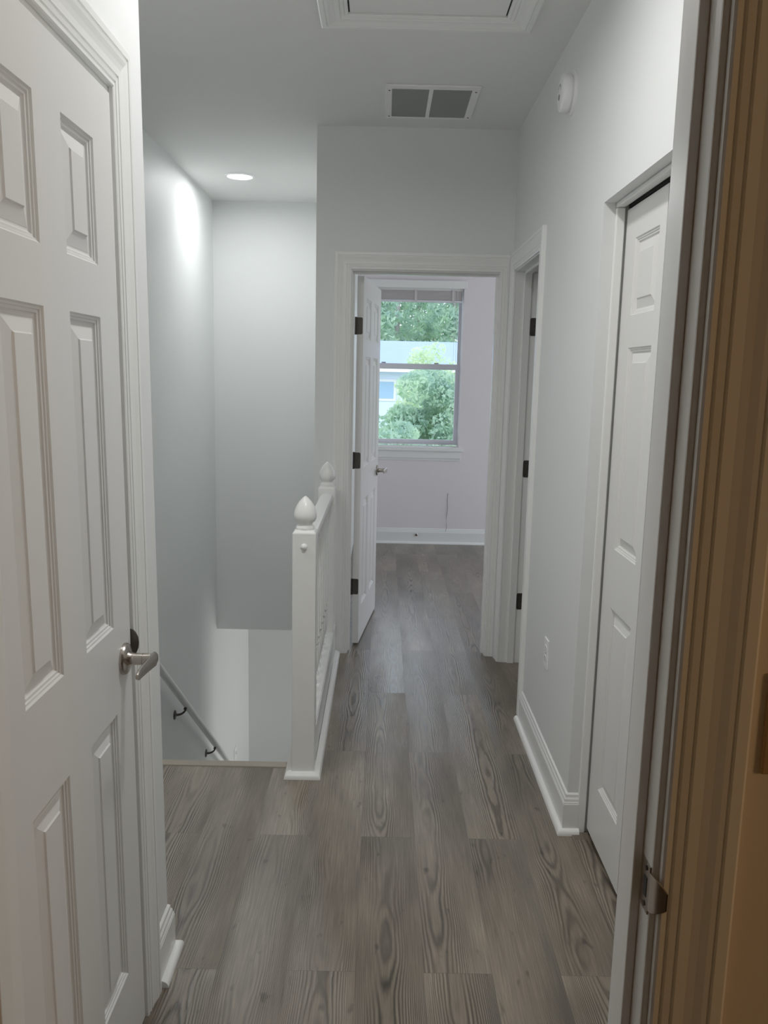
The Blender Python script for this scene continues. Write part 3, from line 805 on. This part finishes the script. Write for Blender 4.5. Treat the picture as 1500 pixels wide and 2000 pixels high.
# pines
def pine_proto(h, seed):
    t = empty('pine_tree', (0, 0, 0))
    MB().tube([(0, 0, 0), (.06, .04, h*.5), (0, 0, h)], [.17, .12, .04], 8).build('trunk', BARK, t, smooth=60)
    bl = []
    for k in range(64):
        z = h*(.22+.75*rng.uniform()); rad = 1.9*(1.05-z/h)+.3
        a = rng.uniform(0, 2*PI)
        rad = min(rad, 1.9)
        bl.append((rad*.62*math.cos(a), rad*.62*math.sin(a), z, .68, .68, .42))
    leaves('crown', bl, 7500, .17, PINE, t, flat=.35)
    return t
protos = [pine_proto(15, 1), pine_proto(13, 2), pine_proto(17, 3)]
used = set()
k = 0
for row, yy in enumerate((40, 46, 53, 60)):
    for i in range(8):
        x = -13 + i*4.1 + rng.uniform(-.05, .05) + row*1.37; y = yy + rng.uniform(-.8, .8)
        P = protos[k % 3]
        if k % 3 not in used: used.add(k % 3); o = P
        else:
            o = P.copy(); COL.objects.link(o)
            for ch in P.children:
                cc = ch.copy(); COL.objects.link(cc); cc.parent = o
        o.location = (x, y, -3.1); o.rotation_euler = (0, 0, rng.uniform(0, 6)); k += 1
        tag(o, 'tall slender pine in the woods behind the grey roofed house', 'tree', 'pines behind the neighbouring house')

# ------------------------------------------------------------------ lights
def area(name, loc, rot, power, col, size, sy=None, shape='DISK', spread=180, portal=False):
    l = bpy.data.lights.new(name, 'AREA'); l.energy = power; l.color = col; l.shape = shape; l.size = size
    if sy: l.size_y = sy
    l.spread = math.radians(spread)
    if portal: l.cycles.is_portal = True
    o = bpy.data.objects.new(name, l); o.location = loc; o.rotation_euler = rot; COL.objects.link(o); return o
area('hall_downlight', (-.02, 1.93, H-.012), (0, 0, 0), 11, (1, .982, .962), .15, spread=170)
area('landing_downlight', (-.72, 2.55, H-.012), (0, 0, 0), 5.5, (1, .98, .95), .15, spread=170)
a = area('stair_downlight', (-.935, 5.53, H-.012), (0, 0, 0), 7.8, (.98, 1, .995), .19, spread=176)
area('bedroom_portal', (.24, YB+.27, 1.59), (-PI/2, 0, 0), 1, (1, 1, 1), .9, 1.43, 'RECTANGLE', portal=True)
area('added_window_portal', (3.62, 6.0, 1.45), (0, PI/2, 0), 1, (1, 1, 1), 2.1, 2.6, 'RECTANGLE', portal=True)  # sky portal for the added, unseen bedroom window
area('lower_hall_light', (1.6, 7.1, -1.6), (0, PI/2, 0), 21, (1, 1, .98), 1.2, 1.2, 'RECTANGLE')
area('room_lamp', (2.1, -.3, 1.5), (math.radians(85), 0, math.radians(66)), 5.0, (1, .56, .24), .5)

# world
w = bpy.data.worlds.new('sky'); S.world = w; w.use_nodes = True
nt = w.node_tree; bg = nt.nodes['Background']
tc = nt.nodes.new('ShaderNodeTexCoord'); spx = nt.nodes.new('ShaderNodeSeparateXYZ')
nt.links.new(tc.outputs['Generated'], spx.inputs[0])
rp = nt.nodes.new('ShaderNodeValToRGB'); nt.links.new(spx.outputs[2], rp.inputs[0])
rp.color_ramp.elements[0].position = 0; rp.color_ramp.elements[0].color = (.93, .95, 1, 1)
rp.color_ramp.elements[1].position = .6; rp.color_ramp.elements[1].color = (.74, .84, 1, 1)
nt.links.new(rp.outputs[0], bg.inputs[0]); bg.inputs[1].default_value = 2.7

# ------------------------------------------------------------------ camera
h, pitch, roll, yaw, f = 1.5211, .164, .0223, .0044, 1621.62
c_, s_ = math.cos(yaw), math.sin(yaw); cp, sp0 = math.cos(pitch), math.sin(pitch); cr, sr_ = math.cos(roll), math.sin(roll)
ex = Vector((c_, -s_, 0)); ey = Vector((s_, c_, 0)); ez = Vector((0, 0, 1))
ed = cp*ey - sp0*ez; eu = sp0*ey + cp*ez
R = cr*ex + sr_*eu; U = -sr_*ex + cr*eu; Bk = -ed
M = Matrix(((R.x, U.x, Bk.x, 0), (R.y, U.y, Bk.y, 0), (R.z, U.z, Bk.z, h), (0, 0, 0, 1)))
cam = bpy.data.cameras.new('camera'); cam.sensor_fit = 'VERTICAL'; cam.sensor_height = 36; cam.sensor_width = 27
cam.lens = 36*f/2000; cam.clip_start = .02; cam.clip_end = 300
co = bpy.data.objects.new('camera', cam); COL.objects.link(co); co.matrix_world = M; S.camera = co
S.view_settings.view_transform = 'Standard'; S.view_settings.look = 'None'
S.view_settings.exposure = 0; S.view_settings.gamma = 1.2
S.cycles.max_bounces = 10; S.cycles.diffuse_bounces = 6; S.cycles.transparent_max_bounces = 16
S.cycles.sample_clamp_indirect = 8; S.cycles.use_denoising = True
